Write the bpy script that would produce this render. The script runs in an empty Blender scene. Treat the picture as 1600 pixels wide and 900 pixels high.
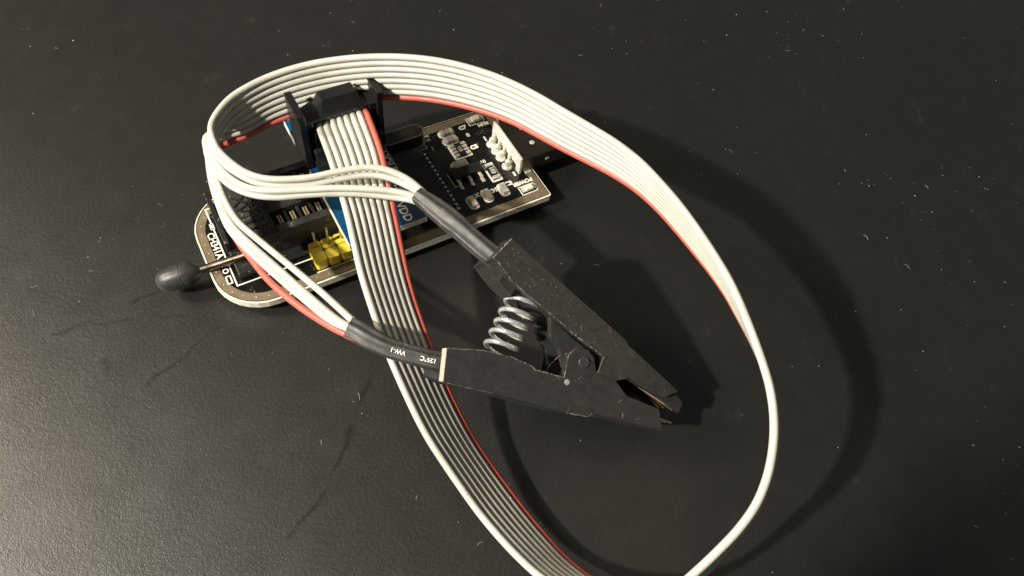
import bpy, bmesh, math, random
from mathutils import Vector, Matrix

# ---------------------------------------------------------------- scene, camera, light, exposure
S = 0.001                                   # everything below is written in millimetres
scene = bpy.context.scene
COL = scene.collection
random.seed(7)

cam_data = bpy.data.cameras.new("camera")
cam = bpy.data.objects.new("camera", cam_data); COL.objects.link(cam)
cam_data.sensor_width = 36.0
cam_data.lens = 1130 / 1600 * 36.0
cam_data.clip_start = 0.005; cam_data.clip_end = 20.0
t_, r_ = math.radians(33.0), math.radians(10.0)
fwd = Vector((0, math.sin(t_), -math.cos(t_)))
rx = Vector((1, 0, 0)); uy = rx.cross(fwd)
right = math.cos(r_) * rx + math.sin(r_) * uy
upv = -math.sin(r_) * rx + math.cos(r_) * uy
m = Matrix.Identity(4)
for i in range(3):
    m[i][0] = right[i]; m[i][1] = upv[i]; m[i][2] = -fwd[i]
m[0][3], m[1][3], m[2][3] = 0, 0, 0.123
cam.matrix_world = m
scene.camera = cam

world = bpy.data.worlds.new("World"); scene.world = world; world.use_nodes = True
bg = world.node_tree.nodes["Background"]
bg.inputs[0].default_value = (1.0, 0.95, 0.86, 1); bg.inputs[1].default_value = 0.10

# desk lamp left of the camera; its cone is shaped to darken the lower right
ld = bpy.data.lights.new("desk_lamp", 'SPOT'); ld.energy = 23.0; ld.color = (1.0, 0.94, 0.83)
ld.spot_size = math.radians(44.9); ld.spot_blend = 0.10
ld.shadow_soft_size = 0.011
lamp = bpy.data.objects.new("desk_lamp", ld); COL.objects.link(lamp)
lamp.location = (-0.330, -0.2085, 0.388)
lamp.rotation_euler = (Vector((-0.100, 0.200, 0)) - lamp.location).to_track_quat('-Z', 'Y').to_euler()

fd = bpy.data.lights.new("glow_fill", 'AREA'); fd.shape = 'DISK'; fd.size = 0.20; fd.energy = 5.4; fd.color = (1.0, 0.885, 0.70)  # added area light with no visible source, for the glow on the mat's left
fill = bpy.data.objects.new("glow_fill", fd); COL.objects.link(fill)
fill.location = (-0.62, 0.02, 0.50)
fill.rotation_euler = (Vector((0, 0.06, 0)) - fill.location).to_track_quat('-Z', 'Y').to_euler()

scene.view_settings.view_transform = 'Standard'
scene.view_settings.look = 'None'
scene.view_settings.exposure = 0.0
scene.view_settings.gamma = 1.0
scene.view_settings.use_curve_mapping = False

# ---------------------------------------------------------------- measured data (mm, world axes; clip outlines in the clip's own plane)
RIB_W = [[-40.83,91.91,22.87],[-36.91,85.33,23.28],[-33.41,79.04,23.6],[-30.33,73.31,23.52],[-27.8,68.09,22.87],[-25.44,63.27,21.92],[-22.89,58.84,20.84],[-20.35,54.71,19.57],[-17.74,50.83,18.17],[-14.99,47.19,16.7],[-12.22,43.72,15.08],[-9.3,40.43,13.48],[-6.07,37.37,12.13],[-2.78,34.36,10.97],[0.55,31.38,10.11],[4.01,28.54,9.8],[7.55,25.86,10.02],[11.14,23.46,10.75],[14.92,21.63,12.02],[18.72,20.47,13.71],[22.49,20.15,15.74],[25.95,21.02,18.0],[28.8,22.91,20.35],[31.22,25.35,22.73],[33.43,27.87,25.13],[35.44,30.5,27.5],[37.04,33.43,29.68],[37.96,36.75,31.57],[38.29,40.34,33.16],[38.08,44.07,34.51],[37.3,47.85,35.61],[35.96,51.57,36.57],[34.33,55.28,37.46],[32.56,59.06,38.33],[30.53,62.84,39.07],[28.13,66.56,39.64],[25.53,70.36,40.05],[22.7,74.22,40.31],[19.55,78.05,40.37],[16.12,81.83,40.3],[12.18,85.16,40.05],[7.88,88.12,39.62],[3.37,91.15,39.08],[-1.29,94.41,38.43],[-6.24,97.42,37.65],[-11.46,99.93,36.78],[-16.9,101.81,35.84],[-22.47,103.01,34.83],[-28.04,103.45,33.79],[-33.57,103.27,32.71],[-38.99,102.51,31.58],[-44.2,101.11,30.46],[-48.99,98.84,29.42],[-53.14,95.61,28.54],[-56.24,91.23,27.86],[-57.22,85.62,27.13]]
RIB_R = [[-31.74,97.36,23.27],[-27.71,90.24,22.41],[-24.76,83.64,20.89],[-22.29,77.83,19.29],[-20.13,72.71,17.97],[-18.15,68.24,16.77],[-16.13,64.29,15.51],[-13.93,60.61,14.27],[-11.66,57.14,12.91],[-9.46,53.84,11.3],[-7.11,50.66,9.62],[-4.52,47.56,7.93],[-1.69,44.45,6.27],[1.65,41.3,4.95],[5.23,38.07,3.99],[8.87,34.8,3.39],[12.52,31.62,3.23],[16.11,28.71,3.55],[19.77,26.27,4.34],[23.47,24.48,5.63],[27.21,23.68,7.41],[30.79,24.16,9.59],[33.87,25.88,12.01],[36.3,28.56,14.49],[38.34,31.49,16.94],[40.08,34.27,19.23],[41.3,37.22,21.21],[42.02,40.39,22.95],[42.35,43.81,24.47],[42.2,47.49,25.83],[41.43,51.4,26.99],[39.96,55.27,27.94],[38.04,58.99,28.72],[35.81,62.62,29.36],[33.54,66.2,29.93],[30.94,69.63,30.32],[28.1,73.01,30.54],[25.13,76.52,30.67],[21.94,80.14,30.67],[18.26,83.57,30.49],[14.06,86.5,30.11],[9.56,88.97,29.6],[4.91,91.49,29.0],[0.15,94.32,28.33],[-4.74,97.2,27.57],[-9.94,99.44,26.71],[-15.31,101.11,25.78],[-20.74,102.24,24.81],[-26.16,102.71,23.79],[-31.5,102.5,22.75],[-36.68,101.54,21.7],[-41.6,99.9,20.67],[-46.25,97.82,19.64],[-50.58,95.19,18.67],[-54.43,91.64,17.82],[-57.35,87.2,17.06]]
WIRE_TAILS = {0: [[-54.9,81.21,26.6],[-52.13,78.72,26.4],[-47.83,76.5,26.2],[-43.49,76.05,26.2],[-37.63,77.53,26.4],[-33.24,79.44,26.9],[-28.69,81.28,27.2],[-25.09,81.68,27.2],[-21.21,80.86,26.8],[-18.05,79.18,26.2],[-14.77,76.78,26.0]],1: [[-56.33,82.61,25.3],[-54.39,80.02,25.1],[-51.09,77.66,24.9],[-46.47,75.93,24.9],[-41.78,75.96,25.1],[-37.63,76.98,25.2],[-33.21,78.84,25.6],[-28.6,80.6,26.0],[-24.67,81.07,26.0],[-20.72,80.08,25.8],[-17.98,78.83,25.6],[-14.66,76.24,26.0]],2: [[-56.32,81.69,24.0],[-54.16,78.91,23.9],[-51.17,76.6,23.9],[-47.6,75.13,24.0],[-43.48,75.01,24.4],[-37.42,76.18,25.0],[-32.74,77.12,25.5],[-27.9,77.84,25.8],[-23.1,78.27,25.9],[-18.67,77.92,25.8],[-15.13,75.85,26.0]],3: [[-56.78,81.41,22.7],[-54.61,78.63,22.6],[-51.5,76.1,22.7],[-47.35,74.68,22.9],[-42.79,74.66,23.3],[-37.51,75.94,23.9],[-32.8,76.89,24.4],[-27.95,77.69,24.6],[-23.06,77.91,24.8],[-19.02,77.46,25.4],[-15.49,75.48,26.0]],4: [[-59.08,87.65,22.0],[-57.63,83.33,21.3],[-55.43,79.17,20.6],[-52.77,75.19,19.8],[-49.18,71.39,19.0],[-44.65,68.42,19.0],[-37.47,63.97,19.4],[-30.51,59.33,20.4],[-24.31,54.83,21.4],[-22.3,53.45,21.2]],5: [[-60.21,87.92,20.8],[-58.74,83.7,20.3],[-56.4,79.29,19.7],[-53.56,74.94,19.0],[-49.92,70.54,18.4],[-45.25,67.21,18.4],[-39.01,63.05,18.9],[-32.32,58.39,19.9],[-26.66,54.58,21.0],[-23.8,53.32,21.3],[-21.6,52.64,21.0]],6: [[-60.17,87.49,19.4],[-58.92,83.6,19.0],[-56.84,79.26,18.4],[-54.08,74.92,17.8],[-50.28,70.08,17.6],[-45.02,66.11,17.7],[-39.7,62.45,18.2],[-33.95,58.55,19.3],[-27.81,54.46,20.6],[-24.22,52.88,21.1],[-22.0,52.21,21.0]],7: [[-59.06,87.13,18.0],[-58.04,83.18,17.6],[-55.7,78.18,17.1],[-52.45,73.05,16.9],[-48.24,68.3,16.8],[-44.88,65.27,17.0],[-40.73,61.58,17.6],[-36.19,58.4,18.4],[-31.58,55.68,19.3],[-26.99,53.31,20.4],[-24.48,52.3,21.0],[-22.19,51.76,20.9]]}
SLEEVE_UP = [[-18.76,78.31,26.0],[-16.23,76.88,26.0],[-13.3,74.99,26.0],[-9.93,72.87,25.6],[-7.06,70.95,25.2],[-4.76,69.59,25.0],[-2.84,68.57,24.6]]
SLEEVE_LOW = [[-24.35,53.39,21.2],[-22.7,52.95,21.1],[-20.47,52.22,20.9],[-17.45,51.53,20.5],[-14.1,51.2,20.2],[-10.99,51.0,20.0],[-7.92,51.12,19.6]]
SLEEVE_LOW2 = [[-11.46,50.28,17.6],[-9.8,50.29,17.3],[-7.72,50.34,17.1]]
CLIP_O = [-1.36,69.73,29.75]
CLIP_E1 = [0.83427,-0.32425,-0.44593]
CLIP_E2 = [0.44794,0.87017,0.20531]
CLIP_N = [0.32146,-0.37104,0.8712]
ARM_UP = [[-0.07,0.08],[25.8,0.4],[26.67,-0.13],[38.98,-0.07],[37.31,-2.89],[32.99,-3.96],[30.11,-4.21],[28.45,-6.2],[25.48,-9.09],[24.4,-4.46],[18.23,-4.9],[13.38,-5.01],[4.51,-5.27],[0.28,-4.34],[-0.46,-4.45]]
ARM_LOW = [[2.67,-20.33],[7.62,-16.8],[12.02,-14.64],[15.43,-13.69],[16.09,-13.81],[20.77,-11.64],[19.09,-8.23],[19.52,-6.54],[21.26,-5.39],[23.07,-5.81],[24.66,-7.48],[26.55,-7.04],[28.45,-6.2],[31.57,-7.1],[37.72,-4.87],[40.57,-7.39],[28.93,-12.57],[27.74,-13.87],[24.6,-15.77],[13.01,-20.97],[5.46,-24.68]]
PIVOT = [21.96,-7.51]
SPRING = [[8.63,-3.79],[11.21,-14.79]]
SPR_W = [[7.88,-14.01],[13.55,-11.79]]
TIPJAW = [[38.08,-2.36],[39.77,0.5],[41.78,-0.45],[42.22,-2.32],[39.87,-2.62]]
BLOCK = [[2.16,-6.58],[3.62,-3.6],[5.34,-5.21],[3.73,-7.3]]
PINS_UP = [[[33.7,-3.45],[41.24,-2.52]],[[34.41,-2.93],[40.63,-2.68]],[[35.12,-2.42],[40.53,-2.71]]]
PIN_LOW = [[38.32,-6.0],[42.05,-4.65]]
DESK_MARKS = [(-22.5, 59.2, -23.6, 41.3, 1.6, 0.95), (-23.6, 41.3, -28.1, 26.2, 1.28, 0.95), (-53.1, 61.4, -56.6, 53.1, 1.04, 0.95), (-56.6, 53.1, -60.6, 47.2, 1.04, 0.9), (-81.4, 52.9, -58.6, 61.4, 0.8, 0.75), (-66.4, 65.2, -71.7, 61.9, 1.28, 0.95), (-68.6, 48.8, -66.9, 46.5, 1.44, 0.75)]

# ---------------------------------------------------------------- materials
def nmat(name, col, rough=0.5, metal=0.0, spec=0.5, var=0.0, vscale=2500.0, bump=0.0, bscale=4000.0,
         rvar=0.0, coat=0.0, dust=0.0, dscale=1500.0, dcol=(0.42, 0.40, 0.36)):
    """Principled material with procedural colour variation, roughness variation, fine relief and settled dust."""
    mt = bpy.data.materials.new(name); mt.use_nodes = True
    nt = mt.node_tree; N = nt.nodes; L = nt.links
    b = N["Principled BSDF"]
    b.inputs["Metallic"].default_value = metal
    b.inputs["Specular IOR Level"].default_value = spec
    b.inputs["Roughness"].default_value = rough
    b.inputs["Coat Weight"].default_value = coat
    tc = N.new("ShaderNodeTexCoord")
    def noise(scale, detail=2, rgh=0.6):
        n = N.new("ShaderNodeTexNoise"); n.inputs["Scale"].default_value = scale
        n.inputs["Detail"].default_value = detail; n.inputs["Roughness"].default_value = rgh
        L.new(tc.outputs["Object"], n.inputs["Vector"]); return n
    def ramp(src, p0, c0, p1, c1):
        r = N.new("ShaderNodeValToRGB"); e = r.color_ramp.elements
        e[0].position = p0; e[0].color = (*c0, 1); e[1].position = p1; e[1].color = (*c1, 1)
        L.new(src, r.inputs[0]); return r
    n1 = noise(vscale)
    lo = tuple(max(0, x * (1 - var)) for x in col); hi = tuple(min(1, x * (1 + var)) for x in col)
    cr = ramp(n1.outputs["Fac"], 0.3, lo, 0.7, hi)
    out = cr.outputs[0]
    if dust > 0:
        n2 = noise(dscale, 2, 0.5); n3 = noise(dscale * 0.12, 3, 0.6)
        mul = N.new("ShaderNodeMath"); mul.operation = 'MULTIPLY'
        L.new(n2.outputs["Fac"], mul.inputs[0]); L.new(n3.outputs["Fac"], mul.inputs[1])
        dr = ramp(mul.outputs[0], 0.40 - 0.1 * dust, (0, 0, 0), 0.47 - 0.1 * dust, (1, 1, 1))
        mx = N.new("ShaderNodeMix"); mx.data_type = 'RGBA'
        L.new(dr.outputs[0], mx.inputs[0]); L.new(out, mx.inputs[6]); mx.inputs[7].default_value = (*dcol, 1)
        out = mx.outputs[2]
    L.new(out, b.inputs["Base Color"])
    if rvar > 0:
        n4 = noise(vscale * 0.4, 3)
        rr = ramp(n4.outputs["Fac"], 0.3, (rough - rvar,) * 3, 0.7, (rough + rvar,) * 3)
        L.new(rr.outputs[0], b.inputs["Roughness"])
    if bump > 0:
        n5 = noise(bscale, 1)
        bp = N.new("ShaderNodeBump"); bp.inputs["Strength"].default_value = 1.0
        bp.inputs["Distance"].default_value = bump * S
        L.new(n5.outputs["Fac"], bp.inputs["Height"]); L.new(bp.outputs[0], b.inputs["Normal"])
    return mt

M = {}
M['wire'] = nmat('white_insulation', (0.52, 0.51, 0.45), 0.40, var=0.09, vscale=260, bump=0.014, bscale=2200, rvar=0.08, dust=0.06, dscale=2600, dcol=(0.30, 0.28, 0.23))
M['red'] = nmat('red_insulation', (0.52, 0.115, 0.085), 0.42, var=0.10, vscale=900, bump=0.012, bscale=2500, rvar=0.08)
M['shrink'] = nmat('heat_shrink', (0.034, 0.033, 0.031), 0.50, var=0.25, vscale=800, bump=0.02, bscale=1800, rvar=0.1, dust=0.12, dscale=4500, dcol=(0.2,0.19,0.18))
M['clip'] = nmat('clip_plastic', (0.020, 0.0195, 0.0185), 0.58, var=0.25, vscale=700, bump=0.02, bscale=9000, rvar=0.06, dust=0.0, dscale=4200, dcol=(0.20, 0.19, 0.175))
M['clip_dusty'] = nmat('clip_plastic_dusty', (0.022, 0.0215, 0.020), 0.58, var=0.25, vscale=700, bump=0.02, bscale=9000, rvar=0.06, dust=0.12, dscale=7000, dcol=(0.16, 0.155, 0.14))
M['flash'] = nmat('flash_edge_highlight', (0.15, 0.14, 0.12), 0.5, var=0.7, vscale=2500)  # paler than the clip plastic, so the flash ridges read as edge highlights
M['clip_edge'] = nmat('clip_lit_edge', (0.46, 0.42, 0.34), 0.5, var=0.25, vscale=2500)  # lit tone of the black plastic, for the handle end facing the lamp
M['plug'] = nmat('plug_plastic', (0.008, 0.008, 0.0085), 0.36, var=0.3, vscale=900, bump=0.012, bscale=6000, rvar=0.1, dust=0.0)
M['socket'] = nmat('socket_plastic', (0.016, 0.016, 0.014), 0.33, var=0.35, vscale=500, bump=0.015, bscale=5000, rvar=0.1, dust=0.2, dscale=2600)
M['cover'] = nmat('socket_cover_plastic', (0.030, 0.029, 0.027), 0.42, var=0.3, vscale=500, bump=0.02, bscale=5000, rvar=0.1, dust=0.2, dscale=3500)
M['glossy'] = nmat('polished_moulding', (0.10, 0.10, 0.095), 0.16, var=0.3, vscale=900)
M['faint'] = nmat('faint_stamp', (0.075, 0.066, 0.056), 0.4, metal=0.5, var=0.3, vscale=900)
M['mask'] = nmat('black_solder_mask', (0.006, 0.0058, 0.0048), 0.24, var=0.4, vscale=600, bump=0.004, bscale=3000, rvar=0.06, dust=0.1, dscale=2500)
M['bluemask'] = nmat('blue_solder_mask', (0.005, 0.060, 0.145), 0.30, var=0.2, vscale=500, bump=0.004, bscale=3000)
M['fr4'] = nmat('board_edge_laminate', (0.78, 0.74, 0.60), 0.65, var=0.2, vscale=1800, bump=0.05, bscale=3500)
M['strip'] = nmat('tinned_ground_strip', (0.28, 0.22, 0.145), 0.42, metal=0.5, var=0.18, vscale=700, bump=0.01, bscale=3000, rvar=0.08)
M['silk'] = nmat('silkscreen_ink', (0.84, 0.82, 0.74), 0.6, var=0.08, vscale=5000)
M['solder'] = nmat('solder', (0.84, 0.80, 0.70), 0.36, metal=0.55, var=0.12, vscale=2500, bump=0.03, bscale=2500, rvar=0.08)
M['steel'] = nmat('nickel_steel', (0.62, 0.59, 0.53), 0.28, metal=1.0, var=0.08, vscale=800, bump=0.004, bscale=4000, rvar=0.1)
M['shell'] = nmat('plug_shell_steel', (0.20, 0.17, 0.13), 0.30, metal=1.0, var=0.15, vscale=300, bump=0.004, bscale=3000, rvar=0.1)
M['flange'] = nmat('shell_back_steel', (0.80, 0.77, 0.68), 0.42, metal=0.35, var=0.1, vscale=900)
M['spring'] = nmat('zinc_spring', (0.96, 0.98, 0.95), 0.20, metal=0.78, var=0.12, vscale=1500, bump=0.012, bscale=3500, rvar=0.07)
M['gold'] = nmat('gold_contact', (0.80, 0.66, 0.42), 0.36, metal=0.8, var=0.1)
M['lever'] = nmat('lever_steel', (0.26, 0.21, 0.17), 0.26, metal=1.0, var=0.2, vscale=600, rvar=0.08, bump=0.01, bscale=2000)
M['knob'] = nmat('knob_plastic', (0.036, 0.036, 0.036), 0.43, var=0.25, vscale=600, bump=0.015, bscale=3000, rvar=0.1, dust=0.1, dscale=4500, dcol=(0.2,0.19,0.18))
M['yellow'] = nmat('yellow_plastic', (0.86, 0.68, 0.06), 0.45, var=0.06, vscale=900, bump=0.02, bscale=3000)
M['chip'] = nmat('chip_epoxy', (0.012, 0.0115, 0.010), 0.5, var=0.3, vscale=900, bump=0.012, bscale=8000)
M['ceramic'] = nmat('capacitor_ceramic', (0.62, 0.48, 0.33), 0.5, var=0.1, vscale=1500)
M['led'] = nmat('led_resin', (0.78, 0.72, 0.58), 0.3, var=0.05, vscale=1500)
M['grey'] = nmat('diode_body', (0.30, 0.285, 0.26), 0.5, var=0.15, vscale=1200)
M['crystal'] = nmat('crystal_can', (0.045, 0.040, 0.034), 0.35, metal=0.6, var=0.2, vscale=500, bump=0.01, bscale=2500)
M['can_edge'] = nmat('crystal_flange', (0.42, 0.36, 0.28), 0.35, metal=0.8, var=0.1)
M['fdust'] = nmat('fine_dust', (0.13, 0.126, 0.115), 0.9, var=0.5, vscale=900)
M['dust'] = nmat('dust_lint', (0.34, 0.33, 0.30), 0.9, var=0.2, vscale=900)

def desk_material(segs):
    mt = bpy.data.materials.new('black_desk_mat'); mt.use_nodes = True
    nt = mt.node_tree; N = nt.nodes; L = nt.links; b = N["Principled BSDF"]
    tc = N.new("ShaderNodeTexCoord")
    def noise(scale, detail=4, rgh=0.6, vec=None):
        n = N.new("ShaderNodeTexNoise"); n.inputs["Scale"].default_value = scale
        n.inputs["Detail"].default_value = detail; n.inputs["Roughness"].default_value = rgh
        L.new(vec or tc.outputs["Object"], n.inputs["Vector"]); return n.outputs["Fac"]
    def math_(op, a, c=None, d=None):
        n = N.new("ShaderNodeMath"); n.operation = op
        for i, x in enumerate((a, c, d)):
            if x is None: continue
            if isinstance(x, (int, float)): n.inputs[i].default_value = x
            else: L.new(x, n.inputs[i])
        return n.outputs[0]
    def mapr(x, a0, a1, b0, b1):
        n = N.new("ShaderNodeMapRange"); L.new(x, n.inputs[0])
        for i, v in enumerate((a0, a1, b0, b1)): n.inputs[i + 1].default_value = v
        return n.outputs[0]
    def vmath(op, a, c=None):
        n = N.new("ShaderNodeVectorMath"); n.operation = op
        for i, x in enumerate((a, c)):
            if x is None: continue
            if isinstance(x, tuple): n.inputs[i].default_value = x
            else: L.new(x, n.inputs[i])
        return n
    # scuffs and creases pressed into the sheet: distance to a few wobbling line segments
    wob = N.new("ShaderNodeTexNoise"); wob.inputs["Scale"].default_value = 90; wob.inputs["Detail"].default_value = 3
    L.new(tc.outputs["Object"], wob.inputs["Vector"])
    ws = vmath('SUBTRACT', wob.outputs["Color"], (0.5, 0.5, 0.5)); wsc = N.new("ShaderNodeVectorMath"); wsc.operation = 'SCALE'
    L.new(ws.outputs[0], wsc.inputs[0]); wsc.inputs["Scale"].default_value = 0.010
    pos = vmath('ADD', tc.outputs["Object"], wsc.outputs[0]).outputs[0]
    marks = None
    for (ax, ay, bx_, by_, w, s) in segs:
        a = (ax * S, ay * S, 0); ab = Vector(((bx_ - ax) * S, (by_ - ay) * S, 0))
        pa = vmath('SUBTRACT', pos, a).outputs[0]
        h = vmath('DOT_PRODUCT', pa, tuple(ab / ab.length_squared)).outputs["Value"]
        h = math_('MINIMUM', math_('MAXIMUM', h, 0.0), 1.0)
        sc = N.new("ShaderNodeVectorMath"); sc.operation = 'SCALE'; sc.inputs[0].default_value = tuple(ab); L.new(h, sc.inputs["Scale"])
        dd = vmath('SUBTRACT', pa, sc.outputs[0]).outputs[0]
        flat = vmath('MULTIPLY', dd, (1, 1, 0)).outputs[0]
        ln = vmath('LENGTH', flat).outputs["Value"]
        mk = mapr(ln, 0.0, w * S, s, 0.0)
        marks = mk if marks is None else math_('MAXIMUM', marks, mk)
    grain = noise(4300, 1, 0.8); fine = noise(1500, 0, 0.5); broad = noise(22, 3, 0.6); mid = noise(160, 3, 0.65)
    smear = N.new("ShaderNodeMapping"); smear.inputs["Scale"].default_value = (1.0, 0.25, 1.0); smear.inputs["Rotation"].default_value = (0, 0, 0.7)
    L.new(tc.outputs["Object"], smear.inputs["Vector"])
    streak = noise(420, 2, 0.65, smear.outputs[0])
    marks = math_('MULTIPLY', marks, mapr(mid, 0.32, 0.52, 0.12, 1.0))
    # colour: near-black sheet, faint grey scuffing
    base = mapr(math_('ADD', math_('MULTIPLY', broad, 0.6), math_('MULTIPLY', mid, 0.4)), 0.25, 0.75, 0.0095, 0.0130)
    scuff = mapr(math_('MULTIPLY', streak, mid), 0.37, 0.45, 0.0, 0.006)
    val = math_('ADD', base, scuff)
    val = math_('MULTIPLY', val, math_('SUBTRACT', 1.0, math_('MULTIPLY', marks, 0.5)))
    comb = N.new("ShaderNodeCombineColor")
    L.new(math_('MULTIPLY', val, 1.05), comb.inputs[0]); L.new(val, comb.inputs[1]); L.new(math_('MULTIPLY', val, 0.90), comb.inputs[2])
    L.new(comb.outputs[0], b.inputs["Base Color"])
    rg = mapr(math_('ADD', math_('MULTIPLY', broad, 0.5), math_('MULTIPLY', mid, 0.5)), 0.25, 0.75, 0.355, 0.40)
    rg = math_('ADD', rg, math_('MULTIPLY', marks, 0.25))
    L.new(rg, b.inputs["Roughness"])
    L.new(math_('MULTIPLY', mapr(mid, 0.2, 0.8, 0.72, 0.90), math_('SUBTRACT', 1.0, math_('MULTIPLY', marks, 0.78))), b.inputs["Specular IOR Level"])
    hgt = math_('ADD', math_('MULTIPLY', grain, 1.0), math_('MULTIPLY', fine, 0.45))
    bp = N.new("ShaderNodeBump"); bp.inputs["Strength"].default_value = 1.0; bp.inputs["Distance"].default_value = 0.052 * S
    L.new(hgt, bp.inputs["Height"]); L.new(bp.outputs[0], b.inputs["Normal"])
    return mt

# ---------------------------------------------------------------- builders (millimetres in, metres out)
ROOT = {}
def thing(name, label, cat, loc, group=None):
    o = bpy.data.objects.new(name, None); COL.objects.link(o)
    o.empty_display_size = 0.005
    o.location = Vector(loc) * S
    o["label"] = label; o["category"] = cat
    if group: o["group"] = group
    ROOT[o.name] = Vector(loc)
    return o
def base_of(p):
    while p is not None and p.parent is not None: p = p.parent
    return ROOT.get(p.name, Vector((0, 0, 0))) if p is not None else Vector((0, 0, 0))
def link(name, me, mat, parent):
    o = bpy.data.objects.new(name, me); COL.objects.link(o)
    if mat is not None and not me.materials: me.materials.append(mat)
    if parent is not None: o.parent = parent
    return o
def from_bm(name, bm, mat, parent, smooth=False, off=True, recalc=True):
    if recalc: bmesh.ops.recalc_face_normals(bm, faces=bm.faces)
    b0 = base_of(parent) if off else Vector((0, 0, 0))
    for v in bm.verts: v.co = (v.co - b0) * S
    me = bpy.data.meshes.new(name); bm.to_mesh(me); bm.free()
    if smooth:
        me.polygons.foreach_set("use_smooth", [True] * len(me.polygons))
        if smooth == 'auto':
            bmx = bmesh.new(); bmx.from_mesh(me)
            for e in bmx.edges:
                if len(e.link_faces) == 2 and e.calc_face_angle() > math.radians(32): e.smooth = False
            bmx.to_mesh(me); bmx.free()
    return link(name, me, mat, parent)
def inst(name, src, parent, shift):
    """another piece of the same kind: shares the mesh of src, moved by shift (mm)"""
    o = src.copy(); COL.objects.link(o); o.name = name; o.parent = parent
    o.location = src.location + Vector(shift) * S
    return o

ANG = math.radians(37.64)
UX = Vector((math.cos(ANG), math.sin(ANG), 0)); VX = Vector((-math.sin(ANG), math.cos(ANG), 0)); ZX = Vector((0, 0, 1))
ORG = Vector((-50.27, 60.03, 0))
def PB(u, v, z): return ORG + UX * u + VX * v + ZX * z

def hexa(bm, corners, bevel=0.0, seg=1):
    vs = [bm.verts.new(c) for c in corners]
    fs = [(0, 3, 2, 1), (4, 5, 6, 7), (0, 1, 5, 4), (1, 2, 6, 5), (2, 3, 7, 6), (3, 0, 4, 7)]
    faces = [bm.faces.new([vs[i] for i in f]) for f in fs]
    if bevel > 0:
        ed = list({e for f in faces for e in f.edges})
        bmesh.ops.bevel(bm, geom=ed, offset=bevel, segments=seg, affect='EDGES', profile=0.6)
def box_pts(u0, u1, v0, v1, z0, z1, fr=PB):
    return [fr(u0, v0, z0), fr(u1, v0, z0), fr(u1, v1, z0), fr(u0, v1, z0), fr(u0, v0, z1), fr(u1, v0, z1), fr(u1, v1, z1), fr(u0, v1, z1)]
def box(name, u0, u1, v0, v1, z0, z1, mat, parent, bevel=0.12, seg=2, fr=PB):
    bm = bmesh.new(); hexa(bm, box_pts(u0, u1, v0, v1, z0, z1, fr), bevel, seg)
    return from_bm(name, bm, mat, parent)
def boxes(name, lst, mat, parent, bevel=0.1, fr=PB, seg=1):
    bm = bmesh.new()
    for b in lst: hexa(bm, box_pts(*b, fr), bevel, seg)
    return from_bm(name, bm, mat, parent)
def prism_bm(bm, pts_lo, pts_hi, bevel=0.0, seg=2):
    a = [bm.verts.new(p) for p in pts_lo]; b = [bm.verts.new(p) for p in pts_hi]; n = len(a)
    fs = [bm.faces.new(list(reversed(a))), bm.faces.new(b)]
    for i in range(n): fs.append(bm.faces.new((a[i], a[(i + 1) % n], b[(i + 1) % n], b[i])))
    if bevel > 0:
        ed = list({e for f in fs for e in f.edges})
        bmesh.ops.bevel(bm, geom=ed, offset=bevel, segments=seg, affect='EDGES', profile=0.6, clamp_overlap=True)
def prism(name, pts2, z0, z1, mat, parent, bevel=0.0, fr=PB, smooth=False):
    bm = bmesh.new(); prism_bm(bm, [fr(u, v, z0) for u, v in pts2], [fr(u, v, z1) for u, v in pts2], bevel)
    return from_bm(name, bm, mat, parent, smooth)
def cr_curve(pts, n):
    """Catmull-Rom through pts, resampled to n points of equal spacing"""
    P = [Vector(p) for p in pts]; P = [2 * P[0] - P[1]] + P + [2 * P[-1] - P[-2]]
    d = []
    for i in range(1, len(P) - 2):
        for k in range(12):
            t = k / 12; a, b, c, e = P[i - 1], P[i], P[i + 1], P[i + 2]
            d.append(0.5 * ((2 * b) + (c - a) * t + (2 * a - 5 * b + 4 * c - e) * t * t + (3 * b - a - 3 * c + e) * t ** 3))
    d.append(P[-2])
    L = [0]
    for i in range(1, len(d)): L.append(L[-1] + (d[i] - d[i - 1]).length)
    out = []; j = 0
    for i in range(n):
        s = L[-1] * i / (n - 1)
        while j < len(L) - 2 and L[j + 1] < s: j += 1
        f = (s - L[j]) / max(1e-9, L[j + 1] - L[j]); out.append(d[j].lerp(d[j + 1], f))
    return out
def sweep(bm, path, sec, ups=None, cap=True):
    """sweep a closed section along a path; sec(i, t) -> list of (side, up) offsets; ups gives an up vector per point"""
    n = len(path); rings = []; up = None
    for i, p in enumerate(path):
        t = (path[min(i + 1, n - 1)] - path[max(i - 1, 0)]).normalized()
        if ups is not None: up = ups[i]
        elif up is None: up = Vector((0, 0, 1)) if abs(t.z) < 0.9 else Vector((1, 0, 0))
        side = t.cross(up).normalized(); up = side.cross(t).normalized()
        rings.append([bm.verts.new(p + side * a + up * b) for a, b in sec(i, i / (n - 1))])
    k = len(rings[0])
    for i in range(n - 1):
        for j in range(k):
            bm.faces.new((rings[i][j], rings[i][(j + 1) % k], rings[i + 1][(j + 1) % k], rings[i + 1][j]))
    if cap:
        bm.faces.new(list(reversed(rings[0]))); bm.faces.new(rings[-1])
def circ(r, k, r2=None, a0=0.0):
    r2 = r if r2 is None else r2
    return [(r * math.cos(a0 + 2 * math.pi * j / k), r2 * math.sin(a0 + 2 * math.pi * j / k)) for j in range(k)]
def tube(name, path, r, mat, parent, k=12, ups=None, r2=None):
    bm = bmesh.new(); c = circ(r, k, r2); sweep(bm, [Vector(p) for p in path], lambda i, t: c, ups)
    return from_bm(name, bm, mat, parent, 'auto')
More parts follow.
